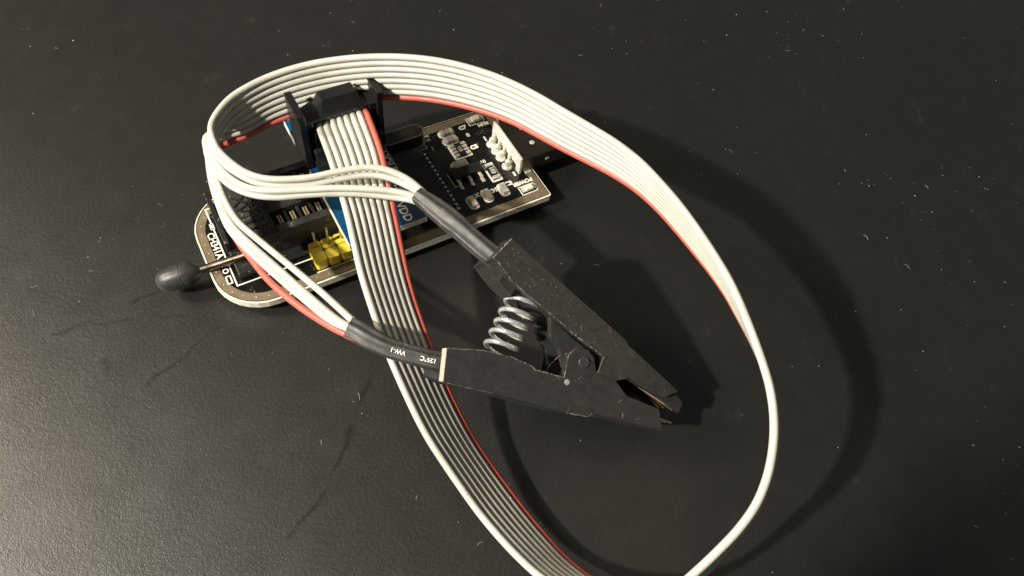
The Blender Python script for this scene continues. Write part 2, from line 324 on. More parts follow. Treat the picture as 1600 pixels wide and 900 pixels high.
def lathe(name, axis0, axis1, prof, mat, parent, k=28):
    """profile of (distance along the axis from axis0, radius)"""
    a = Vector(axis0); d = (Vector(axis1) - a).normalized(); path = [a + d * s for s, r in prof]
    bm = bmesh.new(); side = d.orthogonal().normalized(); up = side.cross(d)
    rings = [[bm.verts.new(p + side * r * math.cos(2 * math.pi * j / k) + up * r * math.sin(2 * math.pi * j / k)) for j in range(k)] for p, (s, r) in zip(path, prof)]
    for i in range(len(rings) - 1):
        for j in range(k): bm.faces.new((rings[i][j], rings[i][(j + 1) % k], rings[i + 1][(j + 1) % k], rings[i + 1][j]))
    bm.faces.new(list(reversed(rings[0]))); bm.faces.new(rings[-1])
    return from_bm(name, bm, mat, parent, 'auto')
def lettering(name, txt, pos, read, upd, size, mat, parent, thick=0.03, align='CENTER', bold=0.0, ysq=1.0):
    """flat printed or raised letters: pos is the centre, read the reading direction, upd the letters' up"""
    cu = bpy.data.curves.new("lettering", 'FONT'); cu.body = txt; cu.size = size; cu.align_x = align; cu.align_y = 'CENTER'
    cu.extrude = thick / 2; cu.offset = bold; cu.resolution_u = 3
    tmp = bpy.data.objects.new("tmp_text", cu); COL.objects.link(tmp)
    dg = bpy.context.evaluated_depsgraph_get()
    me = bpy.data.meshes.new_from_object(tmp.evaluated_get(dg)); COL.objects.unlink(tmp); bpy.data.objects.remove(tmp)
    rd = Vector(read).normalized(); up = Vector(upd); up = (up - rd * up.dot(rd)).normalized(); nn = rd.cross(up)
    b0 = base_of(parent); p = Vector(pos)
    for v in me.vertices:
        v.co = (p + rd * v.co.x + up * v.co.y * ysq + nn * v.co.z - b0) * S
    me.materials.clear(); me.name = name
    return link(name, me, mat, parent)
def ring2d(outer, inner, z0, z1, name, mat, parent, fr=PB):
    """closed band between two outlines with the same number of points"""
    bm = bmesh.new(); n = len(outer)
    V = [[bm.verts.new(fr(u, v, z)) for u, v in o] for z in (z0, z1) for o in (outer, inner)]
    for i in range(n):
        j = (i + 1) % n
        bm.faces.new((V[2][i], V[2][j], V[3][j], V[3][i])); bm.faces.new((V[0][j], V[0][i], V[1][i], V[1][j]))
        bm.faces.new((V[0][i], V[0][j], V[2][j], V[2][i])); bm.faces.new((V[1][j], V[1][i], V[3][i], V[3][j]))
    return from_bm(name, bm, mat, parent)
def rrect(u0, u1, v0, v1, r, k=8):
    """rounded outline; r = radii at (u0v0, u1v0, u1v1, u0v1)"""
    out = []
    for (cu, cv, a0, rr) in ((u0, v0, 180, r[0]), (u1, v0, 270, r[1]), (u1, v1, 0, r[2]), (u0, v1, 90, r[3])):
        x = cu + rr if cu == u0 else cu - rr; y = cv + rr if cv == v0 else cv - rr
        for i in range(k + 1):
            a = math.radians(a0 + 90 * i / k); out.append((x + rr * math.cos(a), y + rr * math.sin(a)))
    return out
def outline(name, pts, w, z, mat, parent, th=0.03):
    """printed line of width w along a closed outline"""
    n = len(pts); inn = []
    cx = sum(p[0] for p in pts) / n; cy = sum(p[1] for p in pts) / n
    for i in range(n):
        a = Vector(pts[i - 1]); b = Vector(pts[i]); c = Vector(pts[(i + 1) % n])
        d = ((c - b).normalized() + (b - a).normalized())
        if d.length < 1e-6: d = c - b
        d.normalize(); nn = Vector((-d.y, d.x)); inn.append(tuple(b + nn * w))
    return ring2d(pts, inn, z, z + th, name, mat, parent)

# ---------------------------------------------------------------- the desk
def desk():
    seg = DESK_MARKS
    mt = desk_material(seg)
    bm = bmesh.new(); hexa(bm, box_pts(-420, 420, -260, 520, -4, 0, lambda a, b, c: Vector((a, b, c))), 0)
    o = from_bm('desk_mat', bm, mt, None, off=False); o["kind"] = "structure"
    # dust and lint lying on the mat
    rnd = random.Random(21); bm = bmesh.new()
    def flake(x, y, s):
        k = rnd.randint(4, 6); a0 = rnd.random() * 6; st = 0.45 + 0.55 * rnd.random()
        top = [bm.verts.new((x + s * math.cos(a0 + 6.283 * i / k) * rnd.uniform(.6, 1), y + s * st * math.sin(a0 + 6.283 * i / k) * rnd.uniform(.6, 1), 0.03 + rnd.random() * 0.05)) for i in range(k)]
        c = bm.verts.new((x, y, 0.07 + s * 0.35))
        for i in range(k): bm.faces.new((top[i], top[(i + 1) % k], c))
    def fibre(x, y, ln, w):
        a = rnd.random() * 6.283; cv = rnd.uniform(-2.2, 2.2) / 6; p = Vector((x, y, 0)); pts = []
        for i in range(7):
            pts.append((p.x, p.y, 0.06 + 0.05 * rnd.random())); p = p + Vector((math.cos(a), math.sin(a), 0)) * ln / 6; a += cv + rnd.uniform(-.25, .25)
        sweep(bm, [Vector(q) for q in pts], lambda i, t: circ(w, 3))
    clumps = [(rnd.uniform(-170, 170), rnd.uniform(0, 260)) for _ in range(60)]
    for i in range(1150):
        if rnd.random() < 0.6:
            c = rnd.choice(clumps); x = rnd.gauss(c[0], 6); y = rnd.gauss(c[1], 6)
        else: x = rnd.uniform(-175, 175); y = rnd.uniform(0, 265)
        d = math.hypot(x, y) / 120
        flake(x, y, rnd.choice((.04, .05, .05, .06, .07, .09, .12, .19)) * (0.7 + 0.5 * d))
    for i in range(110):
        if rnd.random() < 0.5:
            c = rnd.choice(clumps); x = rnd.gauss(c[0], 8); y = rnd.gauss(c[1], 8)
        else: x = rnd.uniform(-175, 175); y = rnd.uniform(0, 265)
        fibre(x, y, rnd.uniform(.4, 1.7), rnd.uniform(.022, .045))
    o = from_bm('dust', bm, M['dust'], None, off=False); o["kind"] = "stuff"
    o["label"] = "pale dust specks and lint scattered over the black mat"
desk()

# ---------------------------------------------------------------- the programmer board
def programmer():
    t = thing('programmer_board', 'black flash programmer board with USB plug, lever socket and yellow header', 'circuit board', PB(35, 14.5, 0))
    ZT = 4.0
    ow = rrect(0, 69.7, 0, 29, (9.5, .5, .5, 9.5)); core = rrect(0.0, 69.7, 0.0, 29, (9.5, .5, .5, 9.5))
    pcb = prism('circuit_board', core, 2.4, ZT - 0.05, M['fr4'], t)
    inn = rrect(.30, 69.48, .34, 28.86, (9.2, .4, .4, 9.3))
    prism('solder_mask', inn, ZT - 0.08, ZT, M['mask'], pcb)
    # tinned ground strip round the edge, with its row of via dots
    so = rrect(.45, 69.3, .45, 28.55, (9.1, .3, .3, 9.1)); si = rrect(1.95, 67.6, 2.3, 26.7, (7.4, .3, .3, 7.4))
    ring2d(so, si, ZT, ZT + .035, 'ground_strip', M['strip'], pcb)
    bm = bmesh.new()
    mid = rrect(1.2, 68.5, 1.35, 27.6, (8.3, .3, .3, 8.3)); mid = [PB(u, v, ZT + .05) for u, v in mid] ; mid.append(mid[0])
    pts = []
    for i in range(len(mid) - 1):
        pts.append(mid[i])
    L = 0; last = mid[0]
    acc = 0
    for i in range(len(mid) - 1):
        a, b = mid[i], mid[i + 1]; d = (b - a).length; s = 2.35 - acc
        while s <= d:
            q = a.lerp(b, s / d); vs = [bm.verts.new(q + Vector((.16 * math.cos(k * 1.047), .16 * math.sin(k * 1.047), 0))) for k in range(6)]
            top = bm.verts.new(q + Vector((0, 0, .07)))
            for k in range(6): bm.faces.new((vs[k], vs[(k + 1) % 6], top))
            s += 2.35
        acc = d - (s - 2.35)
    from_bm('via_dots', bm, M['can_edge'], pcb)
    # solder tails under the board that it stands on
    src = None
    for (u, v) in [(6, 9), (6, 22), (33, 9), (33, 22), (62, 3.5), (62, 25), (67, 9), (67, 20)]:
        if src is None:
            src = lathe('solder_tail', PB(u, v, 0), PB(u, v, 2.4), [(0, .3), (.9, .45), (1.8, .9), (2.5, 1.2)], M['solder'], t, 10); s0 = PB(u, v, 0)
        else: inst('solder_tail', src, t, PB(u, v, 0) - s0)
    # printed legends
    Z = ZT + .03
    ring2d([(3.55, 5.85), (35, 5.85), (35, 26.2), (3.55, 26.2)], [(3.83, 6.13), (34.7, 6.13), (34.7, 25.9), (3.83, 25.9)], Z, Z + .02, 'socket_outline', M['silk'], pcb)
    dn = -VX
    lettering('lettering', 'CH341A', PB(2.72, 16.7, Z + .02), dn, UX, 1.85, M['silk'], pcb, bold=0.035)
    outline('pin_mark', rrect(2.2, 3.25, 6.9, 8.9, (.05,) * 4, 1), .28, Z, M['silk'], pcb)
    outline('pin_mark', [(2.75 + .62 * math.cos(a * .5236), 10.1 + .62 * math.sin(a * .5236)) for a in range(12)], .28, Z, M['silk'], pcb)
    outline('pin_mark', rrect(3.2, 4.0, 20.6, 22.2, (.05,) * 4, 1), .45, Z, M['silk'], pcb)
    # --- lever socket
    z = boxes('lever_socket', [(4.6, 35.0, 6.9, 25.4, ZT + .02, 5.9)], M['socket'], t, .25, seg=2)
    prism('socket_end_wall', [(4.4, 12.9), (5.3, 12.8), (5.5, 26.6), (4.5, 26.6)], 5.0, 8.3, M['socket'], z, .12)
    # cover plate with its open slots
    cu0, cu1, cv0, cv1, cz0, cz1 = 7.6, 35.2, 8.6, 23.4, 5.88, 12.0
    slots = [(10.2, 13.7), (18.4, 21.9)]; us = 13.9; ue = 34.6
    lst = [(cu0, cu1, cv0 + .02, cv1 - .02, cz0, 9.6),
           (cu0, us, cv0, cv1, 9.6, cz1), (ue, cu1, cv0, cv1, 9.6, cz1),
           (us, ue, cv0, slots[0][0], 9.6, cz1 - .01), (us, ue, slots[0][1], slots[1][0], 9.6, cz1 - .01), (us, ue, slots[1][1], cv1, 9.6, cz1 - .01)]
    boxes('socket_cover', lst, M['cover'], z, .10)
    first = None
    for row in (12.0, 20.1):
        for k in range(8):
            u = 15.35 + 2.5 * k
            if u > 23.5 and k > 4: continue
            if first is None:
                first = boxes('spring_contact', [(u - .42, u - .14, row - 1.2, row + .9, 9.4, 11.3), (u + .10, u + .38, row - 1.2, row + .9, 9.4, 11.3)], M['gold'], z, .05); f0 = PB(u, row, 0)
                rib0 = box('slot_rib', u + .95, u + 1.5, row - 1.74, row + 1.6, 9.5, 11.5, M['socket'], z, .05)
            else:
                inst('spring_contact', first, z, PB(u, row, 0) - f0); inst('slot_rib', rib0, z, PB(u, row, 0) - f0)
    # raised moulding marks on the cover
    lettering('raised_lettering', 'XVTU', PB(9.6, 15.2, cz1 + .08), dn, UX, 3.4, M['socket'], z, thick=.3, bold=.03)
    lettering('raised_lettering', '3ZNOCE', PB(12.3, 15.2, cz1 + .08), dn, UX, 2.1, M['glossy'], z, thick=.3, bold=.03)
    bm = bmesh.new(); rr = random.Random(4)
    for i in range(26):
        u = rr.uniform(10.9, 13.3); v = rr.uniform(9.6, 20.6)
        hexa(bm, box_pts(u - .13, u + .13, v - .2, v + .2, cz1, cz1 + .22), .06)
    from_bm('raised_dots', bm, M['glossy'], z)
    # --- lever with its knob
    k0, k1 = PB(-9.2, 13.05, 3.7), PB(-.8, 11.75, 4.9)
    rod = [k0.lerp(k1, .6), k1, PB(3, 10.95, 5.7), PB(7, 10.1, 6.7), PB(9, 9.75, 7.2)]
    # the rod lies in the gap between the socket's end wall and cover
    lv = tube('lever', cr_curve(rod, 24), .78, M['lever'], t, 14)
    d = (k1 - k0).normalized()
    prof = [(0.0, .55), (.15, 1.05), (.5, 1.6), (1.1, 2.0), (2.2, 2.28), (3.6, 2.4), (4.75, 2.42), (4.85, 2.34), (5.0, 2.34), (5.1, 2.42), (5.8, 2.36), (6.6, 2.1), (7.3, 1.65), (7.9, 1.1), (8.25, .72), (8.4, .62)]
    lathe('lever_knob', k0, k1, prof, M['knob'], lv)
    # --- yellow pin header
    bl = None
    for r, v in enumerate((3.95, 6.5)):
        for k in range(4):
            u = 19.45 + 2.54 * k
            if bl is None:
                ch = [(u - 1.2, v - .8), (u - .8, v - 1.2), (u + .8, v - 1.2), (u + 1.2, v - .8), (u + 1.2, v + .8), (u + .8, v + 1.2), (u - .8, v + 1.2), (u - 1.2, v + .8)]
                bl = prism('header_block', ch, ZT + .03, 6.6, M['yellow'], t, .08); b0 = PB(u, v, 0)
            else: inst('header_block', bl, t, PB(u, v, 0) - b0)
    pn = None
    for r, v in enumerate((6.35,)):
        for k in range(4):
            u = 19.6 + 2.54 * k
            if pn is None: pn = box('header_pin', u - .21, u + .21, v - .21, v + .21, 5, 11.2, M['steel'], t, .1); p0 = PB(u, v, 0)
            else: inst('header_pin', pn, t, PB(u, v, 0) - p0)
    prism('header_outline', [(18.0, 2.3), (29.2, 2.3), (29.2, 2.52), (18.0, 2.52)], Z, Z + .02, M['silk'], pcb)
    # --- main chip with its gull-wing legs
    ch = box('controller_chip', 41.6, 48.9, 4.3, 22.2, ZT + .15, 6.4, M['chip'], t, .18)
    leg = None
    for side, u in ((1, 48.9), (-1, 41.6)):
        for k in range(14):
            v = 4.95 + 1.27 * k
            bm = bmesh.new()
            if side == 1 and leg is None or side == -1 and k == 0:
                pr = [(0, 1.35), (.35, 1.35), (.6, .3), (1.25, .2), (1.25, .02), (.5, .04), (.25, 1.1), (0, 1.1)]
                prism_bm(bm, [PB(u + side * a, v - .24, ZT + h) for a, h in pr], [PB(u + side * a, v + .24, ZT + h) for a, h in pr])
                leg = from_bm('chip_leg', bm, M['solder'], ch); l0 = PB(u, v, 0)
            else:
                bm.free(); inst('chip_leg', leg, ch, PB(u, v, 0) - l0)
    prism('chip_corner_mark', [(48.6, 23.0), (51.3, 23.0), (51.3, 25.0), (51.1, 25.0), (51.1, 23.2), (48.6, 23.2)], Z, Z + .02, M['silk'], pcb)
    lettering('lettering', '1', PB(52.3, 22.5, Z + .02), UX, VX, 1.6, M['silk'], pcb, bold=.02)
    # --- crystal
    def stad(u0, u1, v0, v1, k=8):
        r = (v1 - v0) / 2; return rrect(u0, u1, v0, v1, (r * .98,) * 4, k)
    cy = prism('crystal', stad(41.4, 51.4, 23.9, 27.5), 4.3, 7.7, M['crystal'], t, .3, smooth='auto')
    prism('crystal_flange', stad(40.9, 51.9, 23.5, 27.9), 4.05, 4.45, M['can_edge'], cy, .05)
    ring2d(stad(41.42, 51.38, 23.88, 27.52), stad(41.55, 51.25, 24.02, 27.38), 7.56, 7.71, 'crystal_rim_highlight', M['can_edge'], cy)  # pale ring painting the highlight along the can's top edge
    lettering('lettering', '12.000', PB(46.6, 25.6, 7.72), UX, VX, 1.9, M['faint'], cy, thick=.04)
    boxes('crystal_pad', [(52.0, 53.0, 24.6, 25.4, ZT + .01, ZT + .25), (52.1, 53.2, 25.9, 26.5, ZT + .01, ZT + .2)], M['solder'], t, .08)
    # --- small parts
    def smd(name, u, v, lu, lv_, h, along, body, parent=t):
        """chip part: ceramic body with two tinned ends, standing on solder"""
        hu, hv = lu / 2, lv_ / 2
        o = box(name, u - hu * (.62 if along == 'u' else 1), u + hu * (.62 if along == 'u' else 1), v - hv * (.62 if along == 'v' else 1), v + hv * (.62 if along == 'v' else 1), ZT + .06, ZT + h, body, parent, .07)
        for s in (-1, 1):
            if along == 'u': a = (u + s * hu * .62, u + s * hu * 1.15); b = (v - hv * 1.02, v + hv * 1.02)
            else: b = (v + s * hv * .62, v + s * hv * 1.15); a = (u - hu * 1.02, u + hu * 1.02)
            box('end_cap', min(a), max(a), min(b), max(b), ZT + .02, ZT + h * 1.03, M['solder'], o, .12)
        return o
    for (u, v, body) in ((53.2, 5.15, 'ceramic'), (56.9, 5.55, 'ceramic'), (60.9, 5.6, 'grey')):
        smd('capacitor', u, v, 1.3, 2.3, .85, 'v', M[body])
        outline('part_outline', rrect(u - 1.15, u + 1.15, v - 1.85, v + 1.85, (1.0,) * 4, 5), .45, Z, M['silk'], pcb)
    for (u, v) in ((57.0, 25.3), (56.9, 22.9)):
        smd('capacitor', u, v, 2.6, 1.25, .85, 'u', M['grey'])
        outline('part_outline', rrect(u - 2.0, u + 2.0, v - 1.12, v + 1.12, (1.0,) * 4, 5), .45, Z, M['silk'], pcb)
    ra = box('resistor_array', 56.7, 58.3, 17.7, 21.3, ZT + .06, ZT + .6, M['chip'], t, .06)
    pad = None
    for k in range(4):
        for u in (56.2, 58.8):
            v = 18.05 + k * .95
            if pad is None: pad = box('end_cap', u - .55, u + .55, v - .28, v + .28, ZT + .03, ZT + .64, M['solder'], ra, .08); p0 = PB(u, v, 0)
            else: inst('end_cap', pad, ra, PB(u, v, 0) - p0)
    lettering('lettering', '103', PB(57.5, 19.5, ZT + .62), dn, UX, 1.2, M['silk'], ra, thick=.02)
    outline('part_outline', rrect(55.35, 59.65, 17.2, 21.7, (.2,) * 4, 2), .45, Z, M['silk'], pcb)
    re = box('resistor', 60.35, 61.75, 9.7, 12.3, ZT + .06, ZT + .6, M['chip'], t, .06)
    for v in (9.2, 12.7): box('end_cap', 60.3, 61.8, v - .35, v + .35, ZT + .03, ZT + .63, M['solder'], re, .08)
    lettering('lettering', '103', PB(61.05, 11.0, ZT + .62), dn, UX, 1.35, M['silk'], re, thick=.02, bold=.02)
    outline('part_outline', rrect(59.75, 62.35, 8.2, 13.6, (.2,) * 4, 2), .45, Z, M['silk'], pcb)
    lettering('lettering', 'R10', PB(60.2, 14.4, Z + .02), UX, VX, 1.3, M['silk'], pcb, bold=.03)
    # regulator
    rg = box('regulator', 52.3, 59.2, 11.7, 14.2, ZT + .1, ZT + 1.35, M['chip'], t, .15)
    box('regulator_tab', 54.0, 57.3, 14.2, 16.6, ZT + .1, ZT + .75, M['grey'], rg, .2, 3)
    box('regulator_tab', 53.4, 54.3, 15.3, 16.3, ZT + .02, ZT + .6, M['solder'], rg, .12)
    lg = None
    for u in (53.0, 55.6, 58.2):
        if lg is None:
            lg = boxes('regulator_leg', [(u - .4, u + .4, 9.2, 10.5, ZT + .02, ZT + .35), (u - .36, u + .36, 10.3, 11.75, ZT + .3, ZT + .75)], M['solder'], rg, .12); l0 = PB(u, 0, 0)
        else: inst('regulator_leg', lg, rg, PB(u, 0, 0) - l0)
    prism('part_outline', [(51.75, 14.4), (51.75, 10.4), (52.5, 10.4), (52.5, 10.6), (51.95, 10.6), (51.95, 14.4)], Z, Z + .02, M['silk'], pcb)
    # lights
    for (u, v, nm) in ((65.9, 3.55, 'power_led'), (64.9, 26.4, 'run_led')):
        o = box(nm, u - .95, u + .95, v - .72, v + .72, ZT + .05, ZT + .95, M['led'], t, .2, 3)
        box('end_cap', u - 1.6, u - .9, v - .68, v + .68, ZT + .02, ZT + .5, M['solder'], o, .1)
        box('end_cap', u + .9, u + 1.6, v - .68, v + .68, ZT + .02, ZT + .5, M['grey'], o, .1)
        outline('part_outline', [(u - 2.0, v - 1.2), (u + 1.6, v - 1.2), (u + 2.1, v - .7), (u + 2.1, v + .7), (u + 1.6, v + 1.2), (u - 2.0, v + 1.2)], .28, Z, M['silk'], pcb)
    lettering('lettering', 'POWER', PB(65.7, 5.75, Z + .02), -UX, -VX, 1.35, M['silk'], pcb, bold=.085)
    lettering('lettering', 'RUN', PB(66.0, 24.6, Z + .02), -UX, -VX, 1.25, M['silk'], pcb, bold=.085)
    for tx, u, v in (('C7', 61.2, 25.4), ('8', 61.3, 22.9), ('C5', 60.9, 19.1), ('C3', 62.7, 6.6), ('D1', 58.9, 6.2), ('X', 55.0, 6.5)):
        lettering('lettering', tx, PB(u, v, Z + .02), UX, VX, 1.5, M['silk'], pcb, bold=.085)
    # --- USB plug
    so_ = [(v, z_) for v, z_ in rrect(7.95, 19.95, 3.95, 8.45, (.5,) * 4, 4)]; si_ = [(v, z_) for v, z_ in rrect(8.25, 19.65, 4.25, 8.15, (.25,) * 4, 4)]
    up = ring2d(so_, si_, 66.6, 85.2, 'usb_plug', M['shell'], t, lambda v, z_, u: PB(u, v, z_))
    box('usb_tongue', 66.7, 84.6, 8.45, 19.45, 4.3, 6.2, M['silk'], up, .1)
    fl = boxes('shell_back_plate', [(65.95, 66.58, 7.9, 20.3, 6.3, 8.75)] + [(65.96, 66.57, v_, v_ + w_, ZT + .05, 6.32) for v_, w_ in ((7.9, 1.6), (12.3, .8), (14.7, .7), (16.9, .7), (19.2, 1.1))], M['flange'], up, .08)
    boxes('shell_fold', [(67.4, 68.9, 7.3, 7.95, ZT + .04, ZT + .5), (72.5, 73.4, 7.86, 7.96, 5.8, 6.4)], M['solder'], up, .08)
    pins = None
    for v in (11.1, 13.9, 16.0, 18.3):
        if pins is None:
            pins = lathe('usb_pin', PB(64.8, v, ZT - .02), PB(64.8, v, ZT + 3), [(0, 1.2), (.25, 1.1), (.6, .75), (1.2, .62), (1.9, .5), (2.15, .2)], M['solder'], up, 14); p0 = PB(0, v, 0)
            pb_ = box('usb_pin_tail', 64.7, 65.95, v - .3, v + .3, ZT + .7, ZT + 1.3, M['solder'], up, .12)
        else: inst('usb_pin', pins, up, PB(0, v, 0) - p0); inst('usb_pin_tail', pb_, up, PB(0, v, 0) - p0)
    boxes('usb_pin_mark', [(64.1, 64.5, 19.6, 21.0, ZT + .02, ZT + .2), (64.9, 65.4, 7.7, 9.0, ZT + .02, ZT + .35)], M['solder'], up, .06)
    for (u, v) in ((70.9, 16.3), (70.9, 11.6)):
        lathe('shell_dimple', PB(u, v, 8.40), PB(u, v, 9), [(0, .62), (.1, .55), (.14, .3), (.15, .1)], M['solder'], up, 14)
programmer()

# ---------------------------------------------------------------- blue adapter with its latched header
def adapter():
    t = thing('adapter_board', 'blue adapter board with latched black header, plugged into the lever socket', 'adapter', PB(32, 16.3, 12))
    z0, z1 = 12.35, 13.7
    b = box('circuit_board', 24.1, 39.8, -1.0, 33.4, z0, z1 - .04, M['fr4'], t, 0)
    box('solder_mask', 24.22, 39.68, -.9, 33.3, z1 - .08, z1, M['bluemask'], b, 0)
    box('solder_mask', 24.22, 39.68, -.9, 33.3, z0 - .03, z0 + .05, M['bluemask'], b, 0)
    Z = z1 + .01
    dn = -VX
    for tx, u, v in (('HOLD', 38.6, 14.5), ('CLK', 38.0, 8.4), ('VDD', 36.3, 1.9), ('DO', 26.7, 14.2), ('CS', 26.4, 21.2), ('GND', 31.6, 30.6)):
        lettering('lettering', tx, PB(u, v, Z), dn, UX, 2.3, M['silk'], b, bold=.03)
    for k in range(8):
        pass
    # pins down into the socket
    pn = None
    for v in (12.0, 20.1):
        for k in range(4):
            u = 25.35 + 2.5 * k
            if pn is None: pn = box('pin', u - .25, u + .25, v - .25, v + .25, 9.7, 12.36, M['steel'], t, .06); p0 = PB(u, v, 0)
            else: inst('pin', pn, t, PB(u, v, 0) - p0)
    # black shrouded header
    h = boxes('header_shroud', [(25.5, 38.95, 17.0, 25.6, z1 + .01, 15.4), (25.5, 38.95, 24.9, 25.6, 15.4, 20.8), (25.5, 38.95, 17.0, 18.2, 15.4, 19.6)], M['plug'], t, .12)
    for (u0, u1, s) in ((23.95, 25.3, -1), (39.0, 40.2, 1)):
        la = boxes('latch', [(u0, u1, 19.0, 25.4 if s > 0 else 26.6, z1 + .01 if s > 0 else 12.9, 27.0)], M['plug'], t, .18, seg=2)
        uo = u0 - .25 if s < 0 else u0 + .05
        boxes('latch_lip', [(uo, uo + 1.45, 18.9, 25.0, 26.6, 27.7)], M['plug'], la, .22, seg=2)
        ui = u1 - .1 if s < 0 else u0 - 1.3
        boxes('latch_hook', [(ui, ui + 1.4, 19.6, 24.0, 23.4, 25.0), (ui + (0 if s < 0 else .3), ui + 1.1, 20.2, 23.6, z1 + .02, 18)], M['plug'], la, .2, seg=2)
adapter()

# ---------------------------------------------------------------- ribbon cable
def ribbon():
    t = thing('ribbon_cable', 'grey-white eight-wire ribbon cable with red edge wire, looping over the board', 'cable', (0, 30, 0))
    W = [Vector(p) for p in RIB_W]; R = [Vector(p) for p in RIB_R]
    # plug body
    p = boxes('plug', [(26.3, 38.5, 19.1, 24.8, 15.5, 22.4)], M['plug'], t, .2, seg=2)
    boxes('plug_cap', [(26.4, 38.4, 20.2, 24.7, 22.45, 24.6)], M['plug'], p, .25, seg=2)
    bm = bmesh.new()
    lo = [(28.2, 20.3), (37.0, 20.3), (37.0, 24.5), (28.2, 24.5)]; hi = [(29.4, 21.5), (36.0, 21.5), (36.0, 24.2), (29.4, 24.2)]
    hexa(bm, [PB(u, v, 24.62) for u, v in lo] + [PB(u, v, 27.4) for u, v in hi], .18, 2)
    from_bm('strain_relief', bm, M['plug'], p)
    n0 = len(W)
    wires = []
    for k in range(8):
        f = (k + .5) / 8
        last = n0 if k < 4 else 55
        body = [W[i].lerp(R[i], f) for i in range(last)]
        b0 = body[0]
        start = PB(27.6 + (k + .5) * 1.27, 22.0, 22.43 + .3); pre = PB(27.45 + (k + .5) * 1.275, 20.4, 23.0)
        pts = [start, pre] + body + [Vector(q) for q in WIRE_TAILS[k]]
        path = cr_curve(pts, 330)
        # slight hand-bent waviness on the free ends only
        wires.append(path)
        tube('wire', path, .607, M['red'] if k == 7 else M['wire'], t, 12)["label"] = 'red edge wire' if k == 7 else 'white wire'
    # thin web that joins neighbouring wires while they run as a ribbon
    for k in range(7):
        f = (k + 1) / 8; n = 55
        ctr = cr_curve([W[i].lerp(R[i], f) for i in range(n)], 160)
        wv = cr_curve([W[i].lerp(R[i], f + .05) for i in range(n)], 160)
        bm = bmesh.new(); rings = []
        for i in range(160):
            tn = (ctr[min(i + 1, 159)] - ctr[max(i - 1, 0)]).normalized(); sd = (wv[i] - ctr[i]); sd = (sd - tn * sd.dot(tn)).normalized(); nn = tn.cross(sd)
            rings.append([bm.verts.new(ctr[i] + sd * a + nn * b_) for a, b_ in ((-.2, -.1), (.2, -.1), (.2, .1), (-.2, .1))])
        for i in range(159):
            for j in range(4): bm.faces.new((rings[i][j], rings[i][(j + 1) % 4], rings[i + 1][(j + 1) % 4], rings[i + 1][j]))
        from_bm('web', bm, M['wire'], t, True)
    # heat-shrink sleeves
    def sleeve(name, pts, widths, side_hint, n=60):
        path = cr_curve(pts, n); bm = bmesh.new()
        def sec(i, s):
            x = s * (len(widths) - 1); j = min(int(x), len(widths) - 2); f = x - j
            a = widths[j][0] * (1 - f) + widths[j + 1][0] * f; b = widths[j][1] * (1 - f) + widths[j + 1][1] * f
            out = []
            for q in range(48):
                an = 2 * math.pi * q / 48; c, d = math.cos(an), math.sin(an)
                # wires pressing through: gentle lengthwise ridges
                rg = 1 + .085 * math.cos(an * 7 + .5 * math.sin(i * .11)) + .012 * math.sin(i * .5 + an * 2)
                out.append((a * math.copysign(abs(c) ** .75, c) * rg, b * math.copysign(abs(d) ** .75, d) * rg))
            return out
        sweep(bm, path, sec, [side_hint] * n)
        return from_bm(name, bm, M['shrink'], t, 'auto'), path
    toward = Vector((0, -.5, .86))
    sleeve('heat_shrink_sleeve', SLEEVE_UP, [(1.35, 1.2), (1.75, 1.25), (1.95, 1.15), (1.75, 1.2), (1.75, 1.25), (1.75, 1.3)], toward)[0]["label"] = 'ridged sleeve running into the raised handle'
    s2, path = sleeve('heat_shrink_sleeve', SLEEVE_LOW, [(1.75, 1.1), (1.7, 1.15), (1.55, 1.25), (1.5, 1.3), (1.5, 1.35), (1.6, 1.4)], toward)
    s2["label"] = 'printed sleeve running into the lower handle'
    sleeve('heat_shrink_sleeve', SLEEVE_LOW2, [(1.2, .8), (1.3, .8), (1.3, .8)], toward, 20)
    for tx, a, b in (('125°C', 52, 44), ('VW-1', 35, 27)):
        c = (path[a] + path[b]) / 2; d = (path[b] - path[a]).normalized()
        sd = d.cross(toward).normalized(); nn = sd.cross(d).normalized()
        lettering('lettering', tx, c + nn * 1.40, d, toward.cross(d) * 1.0, 1.0, M['silk'], s2, thick=.04, bold=.02)
    return wires
ribbon()

